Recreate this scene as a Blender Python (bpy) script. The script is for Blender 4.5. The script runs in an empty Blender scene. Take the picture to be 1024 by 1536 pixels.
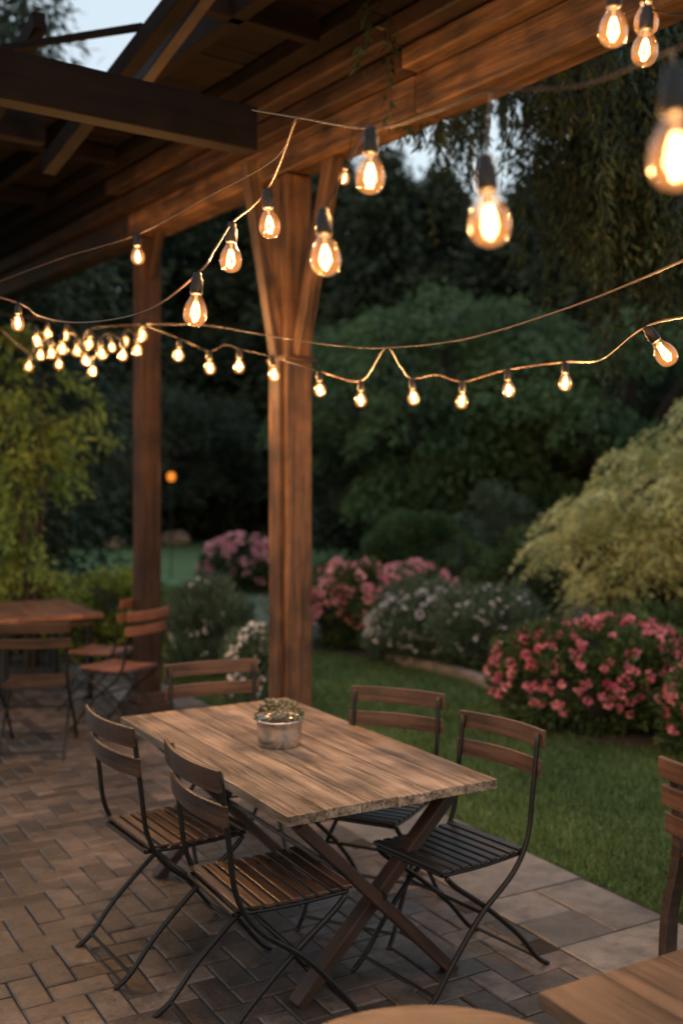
import bpy, math, random
import numpy as np
from mathutils import Vector, Matrix
random.seed(7); rng=np.random.default_rng(7)
S=bpy.context.scene; COL=S.collection
F=1600.0; H=1.8
def P(px,py,d): return Vector(((px-512)/F*d, d, H-(py-720)/F*d))
def G(px,py,z=0.0): return P(px,py,(H-z)*F/(py-720))
TA=math.radians(30); PA=math.radians(35.3)
def T(u,v,z=0.0): return Vector((-math.sin(TA)*u+math.cos(TA)*v, math.cos(TA)*u+math.sin(TA)*v, z))
def Q(u,v,z=0.0): return Vector((-math.sin(PA)*u+math.cos(PA)*v, math.cos(PA)*u+math.sin(PA)*v, z))

# ------------------------------------------------------------------ materials
def newmat(name):
    m=bpy.data.materials.new(name); m.use_nodes=True
    nt=m.node_tree; nt.nodes.clear()
    out=nt.nodes.new('ShaderNodeOutputMaterial'); b=nt.nodes.new('ShaderNodeBsdfPrincipled')
    nt.links.new(b.outputs[0],out.inputs[0]); return m,nt,b,out
def N(nt,t,**k):
    n=nt.nodes.new(t)
    for a,v in k.items(): setattr(n,a,v)
    return n
def ramp(nt,src,c1,c2,p1=.3,p2=.7):
    r=N(nt,'ShaderNodeValToRGB'); e=r.color_ramp.elements
    e[0].position=p1; e[0].color=(*c1,1); e[1].position=p2; e[1].color=(*c2,1)
    nt.links.new(src,r.inputs[0]); return r
def island(nt,col,lo,hi):
    g=N(nt,'ShaderNodeNewGeometry'); mr=N(nt,'ShaderNodeMapRange')
    mr.inputs[3].default_value=lo; mr.inputs[4].default_value=hi
    nt.links.new(g.outputs['Random Per Island'],mr.inputs[0])
    v=N(nt,'ShaderNodeVectorMath',operation='SCALE'); nt.links.new(col,v.inputs[0]); nt.links.new(mr.outputs[0],v.inputs['Scale'])
    return v.outputs[0]
def wood(name,c1,c2,rough=.5,bump=.35,lo=.75,hi=1.2,gx=1.6,gy=28,stain=.6,spec=.4,crack=0):
    m,nt,b,o=newmat(name); b.inputs['Specular IOR Level'].default_value=spec
    at=N(nt,'ShaderNodeAttribute',attribute_name='gc'); mp=N(nt,'ShaderNodeMapping'); mp.inputs['Scale'].default_value=(gx,gy,gy)
    nt.links.new(at.outputs['Vector'],mp.inputs[0])
    n=N(nt,'ShaderNodeTexNoise'); n.inputs['Scale'].default_value=1; n.inputs['Detail'].default_value=8; n.inputs['Roughness'].default_value=.68; n.inputs['Distortion'].default_value=.6
    nt.links.new(mp.outputs[0],n.inputs[0])
    r=ramp(nt,n.outputs[0],c1,c2,.34,.66)
    n2=N(nt,'ShaderNodeTexNoise'); n2.inputs['Scale'].default_value=5; n2.inputs['Detail'].default_value=5
    nt.links.new(at.outputs['Vector'],n2.inputs[0])
    mr=N(nt,'ShaderNodeMapRange'); mr.inputs[1].default_value=.3; mr.inputs[2].default_value=.7; mr.inputs[3].default_value=stain; mr.inputs[4].default_value=1.3
    nt.links.new(n2.outputs[0],mr.inputs[0])
    sc=N(nt,'ShaderNodeVectorMath',operation='SCALE'); nt.links.new(r.outputs[0],sc.inputs[0]); nt.links.new(mr.outputs[0],sc.inputs['Scale'])
    col=sc.outputs[0]; hgt=n.outputs[0]
    if crack:
        m3=N(nt,'ShaderNodeMapping'); m3.inputs['Scale'].default_value=(2.2,75,75); nt.links.new(at.outputs['Vector'],m3.inputs[0])
        n3=N(nt,'ShaderNodeTexNoise'); n3.inputs['Scale'].default_value=1; n3.inputs['Detail'].default_value=3; n3.inputs['Distortion'].default_value=1.0; nt.links.new(m3.outputs[0],n3.inputs[0])
        c=N(nt,'ShaderNodeMapRange'); c.inputs[1].default_value=.32; c.inputs[2].default_value=.48; c.inputs[3].default_value=1-crack; c.inputs[4].default_value=1; nt.links.new(n3.outputs[0],c.inputs[0])
        s2=N(nt,'ShaderNodeVectorMath',operation='SCALE'); nt.links.new(col,s2.inputs[0]); nt.links.new(c.outputs[0],s2.inputs['Scale']); col=s2.outputs[0]
        ad=N(nt,'ShaderNodeMath',operation='ADD'); nt.links.new(n.outputs[0],ad.inputs[0]); nt.links.new(c.outputs[0],ad.inputs[1]); hgt=ad.outputs[0]
    nt.links.new(island(nt,col,lo,hi),b.inputs['Base Color'])
    rr=N(nt,'ShaderNodeMapRange'); rr.inputs[3].default_value=rough-.12; rr.inputs[4].default_value=rough+.2
    nt.links.new(n.outputs[0],rr.inputs[0]); nt.links.new(rr.outputs[0],b.inputs['Roughness'])
    bp=N(nt,'ShaderNodeBump'); bp.inputs['Strength'].default_value=bump; bp.inputs['Distance'].default_value=.004
    nt.links.new(hgt,bp.inputs['Height']); nt.links.new(bp.outputs[0],b.inputs['Normal'])
    return m
def plain(name,c1,c2=None,rough=.5,metal=0,scale=12,bump=0,lo=1,hi=1,dist=.005,detail=6,spec=.5):
    m,nt,b,o=newmat(name); c2=c2 or c1; b.inputs['Specular IOR Level'].default_value=spec
    tc=N(nt,'ShaderNodeTexCoord'); n=N(nt,'ShaderNodeTexNoise'); n.inputs['Scale'].default_value=scale; n.inputs['Detail'].default_value=detail; n.inputs['Roughness'].default_value=.65
    nt.links.new(tc.outputs['Object'],n.inputs[0]); r=ramp(nt,n.outputs[0],c1,c2)
    col=r.outputs[0]
    if (lo,hi)!=(1,1): col=island(nt,col,lo,hi)
    nt.links.new(col,b.inputs['Base Color']); b.inputs['Roughness'].default_value=rough; b.inputs['Metallic'].default_value=metal
    if bump:
        bp=N(nt,'ShaderNodeBump'); bp.inputs['Strength'].default_value=bump; bp.inputs['Distance'].default_value=dist
        nt.links.new(n.outputs[0],bp.inputs['Height']); nt.links.new(bp.outputs[0],b.inputs['Normal'])
    return m
def paving(name,c1,c2,c3,lo,hi,rough=.55):
    m,nt,b,o=newmat(name); tc=N(nt,'ShaderNodeTexCoord')
    n=N(nt,'ShaderNodeTexNoise'); n.inputs['Scale'].default_value=9; n.inputs['Detail'].default_value=10; n.inputs['Roughness'].default_value=.7
    n2=N(nt,'ShaderNodeTexNoise'); n2.inputs['Scale'].default_value=1.1; n2.inputs['Detail'].default_value=4
    n3=N(nt,'ShaderNodeTexNoise'); n3.inputs['Scale'].default_value=70; n3.inputs['Detail'].default_value=4
    for q in (n,n2,n3): nt.links.new(tc.outputs['Object'],q.inputs[0])
    g=N(nt,'ShaderNodeNewGeometry')
    mx=N(nt,'ShaderNodeMix',data_type='RGBA'); nt.links.new(g.outputs['Random Per Island'],mx.inputs[0]); mx.inputs[6].default_value=(*c1,1); mx.inputs[7].default_value=(*c2,1)
    m2=N(nt,'ShaderNodeMix',data_type='RGBA'); r=ramp(nt,n.outputs[0],(0,0,0),(1,1,1),.42,.66); nt.links.new(r.outputs[0],m2.inputs[0]); nt.links.new(mx.outputs[2],m2.inputs[6]); m2.inputs[7].default_value=(*c3,1)
    mr=N(nt,'ShaderNodeMapRange'); mr.inputs[1].default_value=.3; mr.inputs[2].default_value=.7; mr.inputs[3].default_value=.5; mr.inputs[4].default_value=1.35; nt.links.new(n2.outputs[0],mr.inputs[0])
    sc=N(nt,'ShaderNodeVectorMath',operation='SCALE'); nt.links.new(m2.outputs[2],sc.inputs[0]); nt.links.new(mr.outputs[0],sc.inputs['Scale'])
    nt.links.new(island(nt,sc.outputs[0],lo,hi),b.inputs['Base Color'])
    rr=N(nt,'ShaderNodeMapRange'); rr.inputs[3].default_value=rough-.25; rr.inputs[4].default_value=rough+.2; nt.links.new(n.outputs[0],rr.inputs[0]); nt.links.new(rr.outputs[0],b.inputs['Roughness'])
    ad=N(nt,'ShaderNodeMath',operation='MULTIPLY_ADD'); ad.inputs[1].default_value=.3; nt.links.new(n3.outputs[0],ad.inputs[0]); nt.links.new(n.outputs[0],ad.inputs[2])
    bp=N(nt,'ShaderNodeBump'); bp.inputs['Strength'].default_value=1.0; bp.inputs['Distance'].default_value=.009
    nt.links.new(ad.outputs[0],bp.inputs['Height']); nt.links.new(bp.outputs[0],b.inputs['Normal']); return m
def leafmat(name,c1,c2,scale=2.0,lo=.5,hi=1.5,rough=.55,trans=.25):
    m,nt,b,o=newmat(name)
    tc=N(nt,'ShaderNodeTexCoord'); n=N(nt,'ShaderNodeTexNoise'); n.inputs['Scale'].default_value=scale; n.inputs['Detail'].default_value=3
    nt.links.new(tc.outputs['Object'],n.inputs[0]); r=ramp(nt,n.outputs[0],c1,c2,.35,.65)
    col=island(nt,r.outputs[0],lo,hi); nt.links.new(col,b.inputs['Base Color']); b.inputs['Roughness'].default_value=rough
    b.inputs['Specular IOR Level'].default_value=.3
    t=N(nt,'ShaderNodeBsdfTranslucent'); nt.links.new(col,t.inputs[0])
    mx=N(nt,'ShaderNodeMixShader'); mx.inputs[0].default_value=trans
    nt.links.new(b.outputs[0],mx.inputs[1]); nt.links.new(t.outputs[0],mx.inputs[2]); nt.links.new(mx.outputs[0],o.inputs[0]); return m
def emis(name,c,s):
    m,nt,b,o=newmat(name); nt.nodes.remove(b); e=N(nt,'ShaderNodeEmission'); e.inputs[0].default_value=(*c,1); e.inputs[1].default_value=s
    nt.links.new(e.outputs[0],o.inputs[0]); m.cycles.emission_sampling='NONE'; return m
def bulbglass():
    m,nt,b,o=newmat('amber_glow_bulb_glass'); nt.nodes.remove(b)
    lw=N(nt,'ShaderNodeLayerWeight'); lw.inputs[0].default_value=.5
    tr=N(nt,'ShaderNodeBsdfTransparent'); tr.inputs[0].default_value=(1,.88,.72,1)
    gl=N(nt,'ShaderNodeBsdfGlossy'); gl.inputs['Roughness'].default_value=.05
    mx=N(nt,'ShaderNodeMixShader'); pw=N(nt,'ShaderNodeMath',operation='POWER'); pw.inputs[1].default_value=1.6
    mm=N(nt,'ShaderNodeMath',operation='MULTIPLY'); mm.inputs[1].default_value=.6
    nt.links.new(lw.outputs['Facing'],pw.inputs[0]); nt.links.new(pw.outputs[0],mm.inputs[0]); nt.links.new(mm.outputs[0],mx.inputs[0])
    nt.links.new(tr.outputs[0],mx.inputs[1]); nt.links.new(gl.outputs[0],mx.inputs[2])
    e=N(nt,'ShaderNodeEmission'); e.inputs[0].default_value=(1,.34,.07,1)  # amber haze of the filament, emitted by the glass shell itself
    tc=N(nt,'ShaderNodeTexCoord'); sx=N(nt,'ShaderNodeSeparateXYZ'); nt.links.new(tc.outputs['Object'],sx.inputs[0])
    mz=N(nt,'ShaderNodeMapRange'); mz.inputs[1].default_value=-.056; mz.inputs[2].default_value=-.10; mz.inputs[3].default_value=.2; mz.inputs[4].default_value=1; nt.links.new(sx.outputs['Z'],mz.inputs[0])
    mr=N(nt,'ShaderNodeMapRange'); mr.inputs[3].default_value=.50; mr.inputs[4].default_value=.08
    nt.links.new(lw.outputs['Facing'],mr.inputs[0]); mu=N(nt,'ShaderNodeMath',operation='MULTIPLY'); nt.links.new(mr.outputs[0],mu.inputs[0]); nt.links.new(mz.outputs[0],mu.inputs[1]); nt.links.new(mu.outputs[0],e.inputs[1])
    ad=N(nt,'ShaderNodeAddShader'); nt.links.new(mx.outputs[0],ad.inputs[0]); nt.links.new(e.outputs[0],ad.inputs[1])
    nt.links.new(ad.outputs[0],o.inputs[0]); m.cycles.emission_sampling='NONE'; return m

W_table=wood('weathered_table_wood',(.085,.062,.047),(.38,.295,.225),rough=.34,bump=1.0,lo=.62,hi=1.15,stain=.42,crack=.75,gy=22)
W_leg=wood('dark_leg_wood',(.016,.008,.006),(.062,.031,.019),rough=.5)
W_red=wood('reddish_table_wood',(.10,.045,.026),(.27,.125,.075),rough=.35)
W_near=wood('dark_brown_table_wood',(.05,.028,.017),(.17,.10,.06),rough=.4,crack=.4)
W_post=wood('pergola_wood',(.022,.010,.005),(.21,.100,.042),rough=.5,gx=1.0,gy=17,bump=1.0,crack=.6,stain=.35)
W_dpost=wood('dark_post_and_shade_wood',(.012,.006,.004),(.055,.026,.015),rough=.6,gx=1.2,gy=20,bump=.6,spec=.25,crack=.4,stain=.45)  # also colours the beam lengths meant to look unlit
W_dark=wood('dark_roof_and_shade_wood',(.003,.002,.0017),(.012,.007,.0055),rough=.8,gx=1.2,gy=16,lo=.5,hi=1.3,spec=.10)  # roof timber, also painted shade on the upper beam layers
W_chair=wood('chair_slat_wood',(.045,.023,.014),(.155,.080,.048),rough=.34)
W_chairred=wood('red_chair_slat_wood',(.11,.045,.026),(.26,.11,.064),rough=.4)
W_chairdk=wood('dark_chair_slat_wood',(.012,.007,.005),(.070,.038,.023),rough=.26)
W_black=wood('black_seat_slat_wood',(.010,.009,.009),(.036,.031,.029),rough=.28,spec=.5)
M_metal=plain('black_metal',(.005,.005,.005),(.012,.010,.009),rough=.38,metal=.2,scale=40,spec=.35)
M_rubber=plain('black_rubber',(.004,.004,.004),(.010,.008,.007),rough=.45,spec=.3)
M_cable=plain('cable_rubber',(.012,.008,.006),(.025,.017,.012),rough=.6,spec=.2)
M_copper=plain('copper_coloured_cable',(.07,.04,.026),(.12,.068,.044),rough=.5)
M_glass=bulbglass(); M_core=emis('glowing_filament',(1,.60,.25),15.0); M_lamp=emis('orange_lamp_glow',(1,.28,.03),1.3); M_stem=emis('glowing_glass_stem',(1,.5,.18),1.2)
M_zinc=plain('galvanised_zinc',(.42,.41,.40),(.72,.70,.68),rough=.24,metal=1.0,scale=14,bump=.2)
M_soil=plain('soil',(.02,.014,.01),(.05,.035,.025),rough=.95,scale=30,bump=.6)
M_stone=plain('edging_stone',(.16,.13,.11),(.30,.25,.22),rough=.8,scale=8,bump=.4,lo=.7,hi=1.2)
M_paver=paving('brown_paver',(.068,.053,.044),(.128,.102,.086),(.038,.032,.028),.62,1.25,.40)
M_slab=paving('grey_slab',(.13,.122,.114),(.20,.19,.18),(.085,.082,.078),.78,1.15,.40)
M_sand=plain('joint_sand',(.008,.006,.005),(.028,.022,.018),rough=.95,scale=40,bump=.4)
M_lawn=plain('lawn_turf',(.050,.105,.036),(.11,.19,.07),rough=.95,scale=9,bump=.7,dist=.03,detail=12)
M_path=plain('gravel_path',(.26,.25,.23),(.44,.42,.39),rough=.95,scale=40,bump=.5)
M_bark=plain('bark',(.02,.015,.011),(.055,.04,.03),rough=.9,scale=14,bump=.8,dist=.02)
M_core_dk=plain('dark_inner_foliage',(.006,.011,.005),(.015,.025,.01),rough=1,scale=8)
L_grass=leafmat('grass_blades',(.050,.098,.028),(.105,.17,.055),scale=1.0)
L_dark=leafmat('dark_conifer',(.013,.025,.015),(.036,.058,.031),scale=.5,lo=.7,hi=1.3)
L_mid=leafmat('mid_green_leaves',(.028,.062,.026),(.085,.145,.055),scale=.8,lo=.7,hi=1.3)
L_shrub=leafmat('shrub_leaves',(.028,.055,.018),(.065,.11,.035),scale=3)
L_blue=leafmat('blue_green_leaves',(.05,.085,.055),(.10,.155,.105),scale=3)
L_cream=leafmat('cream_green_leaves',(.26,.30,.10),(.72,.72,.37),scale=3.0,lo=.6,hi=1.3,trans=.3)
L_lime=leafmat('bulb_lit_lime_leaves',(.08,.14,.026),(.26,.33,.075),scale=2.4,trans=.4)  # yellow cast of the string lights put into the leaf colour
L_weep=leafmat('weeping_needles',(.010,.022,.012),(.034,.054,.024),scale=2)
L_pink=leafmat('pink_petals',(.50,.09,.17),(.84,.36,.43),scale=6,lo=.6,hi=1.3)
L_pale=leafmat('pale_pink_petals',(.62,.24,.30),(.84,.48,.52),scale=5,lo=.7,hi=1.2)
L_white=leafmat('white_petals',(.70,.69,.78),(.9,.9,.95),scale=5,lo=.8,hi=1.1)
L_succ=leafmat('succulent_leaves',(.07,.09,.04),(.30,.31,.20),scale=30,lo=.35,hi=1.4)
L_succw=leafmat('tiny_pale_flowers',(.5,.42,.34),(.75,.68,.58),scale=30,lo=.7,hi=1.2)

# ------------------------------------------------------------------ mesh builder
class MB:
    def __init__(s): s.v=[]; s.f=[]; s.g=[]; s.n=0
    def add(s,v,f,g=None):
        v=np.asarray(v,float).reshape(-1,3); s.v.append(v); s.g.append(v if g is None else np.asarray(g,float).reshape(-1,3))
        if isinstance(f,np.ndarray): s.f.extend((f+s.n).tolist())
        else: s.f.extend([[i+s.n for i in q] for q in f])
        s.n+=len(v)
    def box(s,c,size,R=None):
        sx,sy,sz=[q/2 for q in size]
        L=np.array([(x,y,z) for x in(-sx,sx) for y in(-sy,sy) for z in(-sz,sz)])
        ax=int(np.argmax(size)); g=np.roll(L,-ax,axis=1)+np.array([random.random()*9,random.random()*9,random.random()*9])
        V=L if R is None else L@np.array(R).T
        s.add(V+np.array(c),[[0,1,3,2],[4,6,7,5],[0,4,5,1],[2,3,7,6],[0,2,6,4],[1,5,7,3]],g)
    def bar(s,p0,p1,w,h,up=(0,0,1)):
        p0=Vector(p0);p1=Vector(p1); a=(p1-p0); l=a.length; a.normalize(); u=Vector(up); b=u.cross(a)
        if b.length<1e-4: b=Vector((1,0,0)).cross(a)
        b.normalize(); c=a.cross(b)
        R=Matrix((a,b,c)).transposed()
        s.box((p0+p1)/2,(l,w,h),[list(r) for r in R])
    def tube(s,pts,r,seg=8,cap=True):
        pts=[Vector(p) for p in pts]; n=len(pts); rs=r if isinstance(r,(list,tuple)) else [r]*n
        t0=(pts[1]-pts[0]).normalized(); nn=t0.orthogonal().normalized(); V=[];Gc=[];acc=0
        for i in range(n):
            t=(pts[min(i+1,n-1)]-pts[max(i-1,0)]).normalized()
            nn=(nn-t*nn.dot(t)); nn=nn.normalized() if nn.length>1e-6 else t.orthogonal().normalized()
            b=t.cross(nn)
            if i: acc+=(pts[i]-pts[i-1]).length
            for k in range(seg):
                a=2*math.pi*k/seg; V.append(pts[i]+(nn*math.cos(a)+b*math.sin(a))*rs[i]); Gc.append((acc,rs[i]*math.cos(a),rs[i]*math.sin(a)))
        Fc=[[i*seg+k,i*seg+(k+1)%seg,(i+1)*seg+(k+1)%seg,(i+1)*seg+k] for i in range(n-1) for k in range(seg)]
        if cap: Fc+= [list(range(seg))[::-1],[(n-1)*seg+k for k in range(seg)]]
        s.add([tuple(v) for v in V],Fc,Gc)
    def lathe(s,prof,seg=24,c=(0,0,0)):
        V=[(c[0]+r*math.cos(2*math.pi*k/seg),c[1]+r*math.sin(2*math.pi*k/seg),c[2]+z) for r,z in prof for k in range(seg)]
        n=len(prof); Fc=[[i*seg+k,i*seg+(k+1)%seg,(i+1)*seg+(k+1)%seg,(i+1)*seg+k] for i in range(n-1) for k in range(seg)]
        s.add(V,Fc)
    def leaves(s,pos,dirs,L,Wd,spread=.6,fold=.25):
        n=len(pos); d=dirs+rng.normal(0,spread,(n,3)); d/=np.linalg.norm(d,axis=1,keepdims=True)+1e-9
        sd=np.cross(d,rng.normal(0,1,(n,3))); sd/=np.linalg.norm(sd,axis=1,keepdims=True)+1e-9
        nr=np.cross(d,sd); l=(L*rng.uniform(.6,1.3,n))[:,None]; w=(Wd*rng.uniform(.7,1.3,n))[:,None]/2
        V=np.stack([pos,pos+d*l*.5+sd*w+nr*w*fold,pos+d*l,pos+d*l*.5-sd*w+nr*w*fold],1).reshape(-1,3)
        i=np.arange(n)[:,None]*4; s.add(V,np.concatenate([i,i+1,i+2,i+3],1))
    def blob(s,c,r,seed=0,amp=.25):
        nu,nv=20,12; V=[]
        for j in range(nv+1):
            for k in range(nu):
                th=math.pi*j/nv; ph=2*math.pi*k/nu
                d=Vector((math.sin(th)*math.cos(ph),math.sin(th)*math.sin(ph),math.cos(th)))
                m=1+amp*(math.sin(3.1*d.x*2+seed)*math.cos(2.7*d.y*2+seed*1.7)+.5*math.sin(5*d.z+seed*2.3+4*d.x))
                V.append((c[0]+d.x*r[0]*m,c[1]+d.y*r[1]*m,c[2]+d.z*r[2]*m))
        s.add(V,[[j*nu+k,(j+1)*nu+k,(j+1)*nu+(k+1)%nu,j*nu+(k+1)%nu] for j in range(nv) for k in range(nu)])
    def build(s,name,mat,parent=None,org=None,bevel=0,smooth=False):
        V=np.concatenate(s.v); Gc=np.concatenate(s.g)
        if org is not None: V=V-np.array(org)
        me=bpy.data.meshes.new(name); me.from_pydata(V.tolist(),[],s.f)
        a=me.attributes.new('gc','FLOAT_VECTOR','POINT'); a.data.foreach_set('vector',Gc.astype(np.float32).ravel())
        if smooth: me.polygons.foreach_set('use_smooth',[True]*len(me.polygons))
        me.materials.append(mat); me.update()
        o=bpy.data.objects.new(name,me); COL.objects.link(o)
        if parent: o.parent=parent
        elif org is not None: o.location=org
        if bevel:
            b=o.modifiers.new('bevel','BEVEL'); b.width=bevel; b.segments=2; b.limit_method='ANGLE'
        return o
def tag(o,label,cat,group=None,kind=None):
    if label: o['label']=label
    if cat: o['category']=cat
    if group: o['group']=group
    if kind: o['kind']=kind
    return o
def thing(name,label,cat,loc=(0,0,0),rz=0,group=None):
    o=bpy.data.objects.new(name,None); o.empty_display_size=.1; COL.objects.link(o); o.location=loc; o.rotation_euler=(0,0,rz); return tag(o,label,cat,group)
def dup(root,loc,rz,label,group=None,scale=None):
    r=root.copy(); COL.objects.link(r); r.location=loc; r.rotation_euler=(0,0,rz); r['label']=label
    if scale: r.scale=scale
    if group: r['group']=group
    for ch in list(root.children):
        if ch.type=='LIGHT': continue
        c=ch.copy(); COL.objects.link(c); c.parent=r
    return r
def catmull(pts,k=10):
    pts=[Vector(p) for p in pts]; q=[2*pts[0]-pts[1]]+pts+[2*pts[-1]-pts[-2]]; out=[]
    for i in range(1,len(q)-2):
        for j in range(k):
            t=j/k; a,b,c,d=q[i-1],q[i],q[i+1],q[i+2]
            out.append(.5*((2*b)+(c-a)*t+(2*a-5*b+4*c-d)*t*t+(3*b-a-3*c+d)*t**3))
    out.append(pts[-1]); return out

# ------------------------------------------------------------------ ground
m=MB(); m.add([(-200,-60,-.03),(200,-60,-.03),(200,340,-.03),(-200,340,-.03)],[[0,1,2,3]])
tag(m.build('lawn',M_lawn),'','',kind='structure')
m=MB(); pts=[T(1.0,-3.2,-.0065),T(1.0,3.37,-.0065),T(11.2,3.37,-.0065),T(11.2,-3.2,-.0065)]
m.add([tuple(p) for p in pts]+[(p.x,p.y,-.06) for p in pts],[[0,1,2,3],[0,4,5,1],[1,5,6,2],[2,6,7,3],[3,7,4,0]]); tag(m.build('patio_base',M_sand),'','',kind='structure')
def paver(m,u0,v0,u1,v1,g=.0025,c=.006):
    z=random.uniform(-.0018,.0018); u0+=g;v0+=g;u1-=g;v1-=g; V=[]
    tz=[random.uniform(-.0022,.0022) for _ in range(4)]; jx=[(random.uniform(-.0025,.0025),random.uniform(-.0025,.0025)) for _ in range(4)]
    for (e,zz) in ((0,-.03),(0,-.004+z),(c,z)):
        for i,(u,v) in enumerate(((u0+e,v0+e),(u1-e,v0+e),(u1-e,v1-e),(u0+e,v1-e))): V.append(tuple(T(u+jx[i][0],v+jx[i][1],zz+tz[i]*(zz>-.02))))
    Fc=[[8,11,10,9]]
    for r in (0,4):
        for k in range(4): Fc.append([r+k,r+4+k,r+4+(k+1)%4,r+(k+1)%4])
    m.add(V,Fc)
w=.112; m=MB(); U0,V0=1.0,-3.16; nu=int(10.2/w); nv=int((2.86-V0)/w); V1=V0+nv*w
for x in range(nu):
    for y in range(-1,nv):
        k=(x-y)%4
        if k==0 and y>=0: paver(m,U0+x*w,V0+y*w,U0+min(x+2,nu)*w,V0+(y+1)*w)
        if k==2 and y>=1: paver(m,U0+x*w,V0+(y-1)*w,U0+(x+1)*w,V0+(y+1)*w)
tag(m.build('brick_patio',M_paver),'','',kind='structure')
m=MB(); u=1.0
while u<11.0:
    l=random.choice((.38,.5,.62)); r=random.random()
    if r<.25: paver(m,u,V1,u+l,3.36,.004)
    elif r<.7: paver(m,u,V1,u+l,V1+.2,.004); paver(m,u,V1+.2,u+l,3.36,.004)
    else: paver(m,u,V1,u+l/2,V1+.3,.004); paver(m,u+l/2,V1,u+l,V1+.3,.004); paver(m,u,V1+.3,u+l,3.36,.004)
    u+=l
tag(m.build('patio_border',M_slab),'','',kind='structure')
bed=[G(585,990),G(660,1006),G(745,1034),G(780,1085),G(900,1112),G(1120,1135),Vector((9,8,0)),Vector((9,19,0)),Vector((1,18,0)),Vector((-.6,13.5,0)),Vector((-.6,11.6,0))]
m=MB(); m.add([(p.x,p.y,-.022) for p in bed],[list(range(len(bed)))]); tag(m.build('flower_bed',M_soil),'','',kind='structure')
m=MB(); pp=[G(250,905),G(330,925),G(420,935),G(470,905),G(420,885),G(340,880)]
m.add([(p.x,p.y,-.024) for p in pp],[list(range(len(pp)))]); tag(m.build('garden_path',M_path),'','',kind='structure')
n=240000; Y=4.2+ (rng.random(n)**1.7)*14; X=rng.uniform(-.35,.42,n)*Y+rng.uniform(-.3,.8,n)
vv=math.cos(TA)*X+math.sin(TA)*Y; ok=(vv>3.375)
bp=[(p.x,p.y) for p in bed]; ins=np.zeros(n,bool)
for i in range(len(bp)):
    x1,y1=bp[i];x2,y2=bp[i-1]; c=((y1>Y)!=(y2>Y))&(X<(x2-x1)*(Y-y1)/(y2-y1+1e-9)+x1); ins^=c
ok&=~ins; X=X[ok];Y=Y[ok]; n=len(X); sc=(.6+Y/9)
b=np.stack([X,Y,np.full(n,-.032)],1); a=rng.uniform(0,6.28,n); hh=rng.uniform(.015,.05,n)*np.minimum(sc,1.5); wd=.0035*sc
sd=np.stack([np.cos(a),np.sin(a),0*a],1)*wd[:,None]; tip=b+np.stack([rng.normal(0,.02,n),rng.normal(0,.02,n),hh],1)
m=MB(); i=np.arange(n)[:,None]*3; m.add(np.stack([b-sd,b+sd,tip],1).reshape(-1,3),np.concatenate([i,i+1,i+2],1))
tag(m.build('grass',L_grass),'short green lawn grass beside the stone patio','grass',kind='stuff')

# ------------------------------------------------------------------ plants
def nrm(a): return a/(np.linalg.norm(a,axis=1,keepdims=True)+1e-9)
def bush(name,label,cat,c,r,n,L,Wd,mat,clumps=60,cr=.22,blos=None,up=.3,group=None,droop=0,core=.78,zc=.45):
    c=Vector((c[0],c[1],-.02)); t=thing(name,label,cat,c,0,group); rx,ry,h=r
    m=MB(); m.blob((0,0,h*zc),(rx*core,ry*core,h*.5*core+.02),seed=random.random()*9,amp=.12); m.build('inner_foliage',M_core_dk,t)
    d=nrm(rng.normal(0,1,(clumps,3))); rad=rng.uniform(.72,1.05,clumps)[:,None]
    C=d*rad*np.array([rx,ry,h*.52]); C[:,2]+=h*zc; C[:,2]=np.maximum(C[:,2],.04)
    k=rng.integers(0,clumps,n); o=nrm(rng.normal(0,1,(n,3)))*(rng.random(n)**.4)[:,None]*cr
    pos=C[k]+o*np.array([1,1,.7]); pos[:,2]=np.maximum(pos[:,2],.01)
    dr=nrm(o)*.6+d[k]*.8; dr[:,2]+=up-droop
    m=MB(); m.leaves(pos,dr,L,Wd,.45); m.build('foliage',mat,t)
    if blos:
        cnt,br,bm,pet=blos
        dd=nrm(rng.normal(0,1,(cnt*3,3))); dd=dd[dd[:,2]>-.35][:cnt]; q=dd*np.array([rx,ry,h*.52])*rng.uniform(.96,1.15,len(dd))[:,None]; q[:,2]+=h*zc; q[:,2]=np.maximum(q[:,2],.06)
        m=MB()
        P0=np.repeat(q,pet,0); D0=np.repeat(dd,pet,0); rr=rng.uniform(.6,1.25,len(q)).repeat(pet)[:,None]*br
        off=nrm(rng.normal(0,1,P0.shape)); off=nrm(off+D0*.7)*rr*.55
        m.leaves(P0+off,nrm(off)+D0*.2,br*.95,br*.95,.35,fold=-.3)
        b=m.build('blossom',bm,t); b['kind']='stuff'
    return t
bush('flowering_bush','large bush full of deep pink blooms at the right edge of the lawn','bush',(1.97,8.0),(.78,.6,.76),16000,.055,.03,L_shrub,95,.15,(340,.028,L_pink,22))
bush('flowering_bush','deep pink flowering bush cut off by the right border of the picture','bush',(2.50,7.1),(.32,.32,.62),6000,.05,.028,L_shrub,50,.12,(100,.032,L_pink,22))
bush('flowering_bush','pale pink flowering bush just right of the front wooden post','bush',(.16,11.8),(.56,.5,.90),9000,.06,.034,L_shrub,60,.16,(170,.050,L_pale,18))
bush('flowering_bush','low pale pink bush between the round clipped shrub and white flowers','bush',(.86,12.7),(.52,.45,.80),7000,.06,.034,L_shrub,50,.15,(120,.050,L_pale,16))
bush('flowering_bush','distant pale pink flowering bush on the lawn left of the front post','bush',(-1.58,17.3),(.62,.5,.90),7000,.08,.045,L_shrub,50,.18,(130,.066,L_pale,14))
bush('perennial','loose clump of small white flowers behind the stone edging','plant',(.86,10.7),(.54,.45,.74),10000,.09,.016,L_blue,60,.2,(260,.030,L_white,9),up=1.1)
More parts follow.
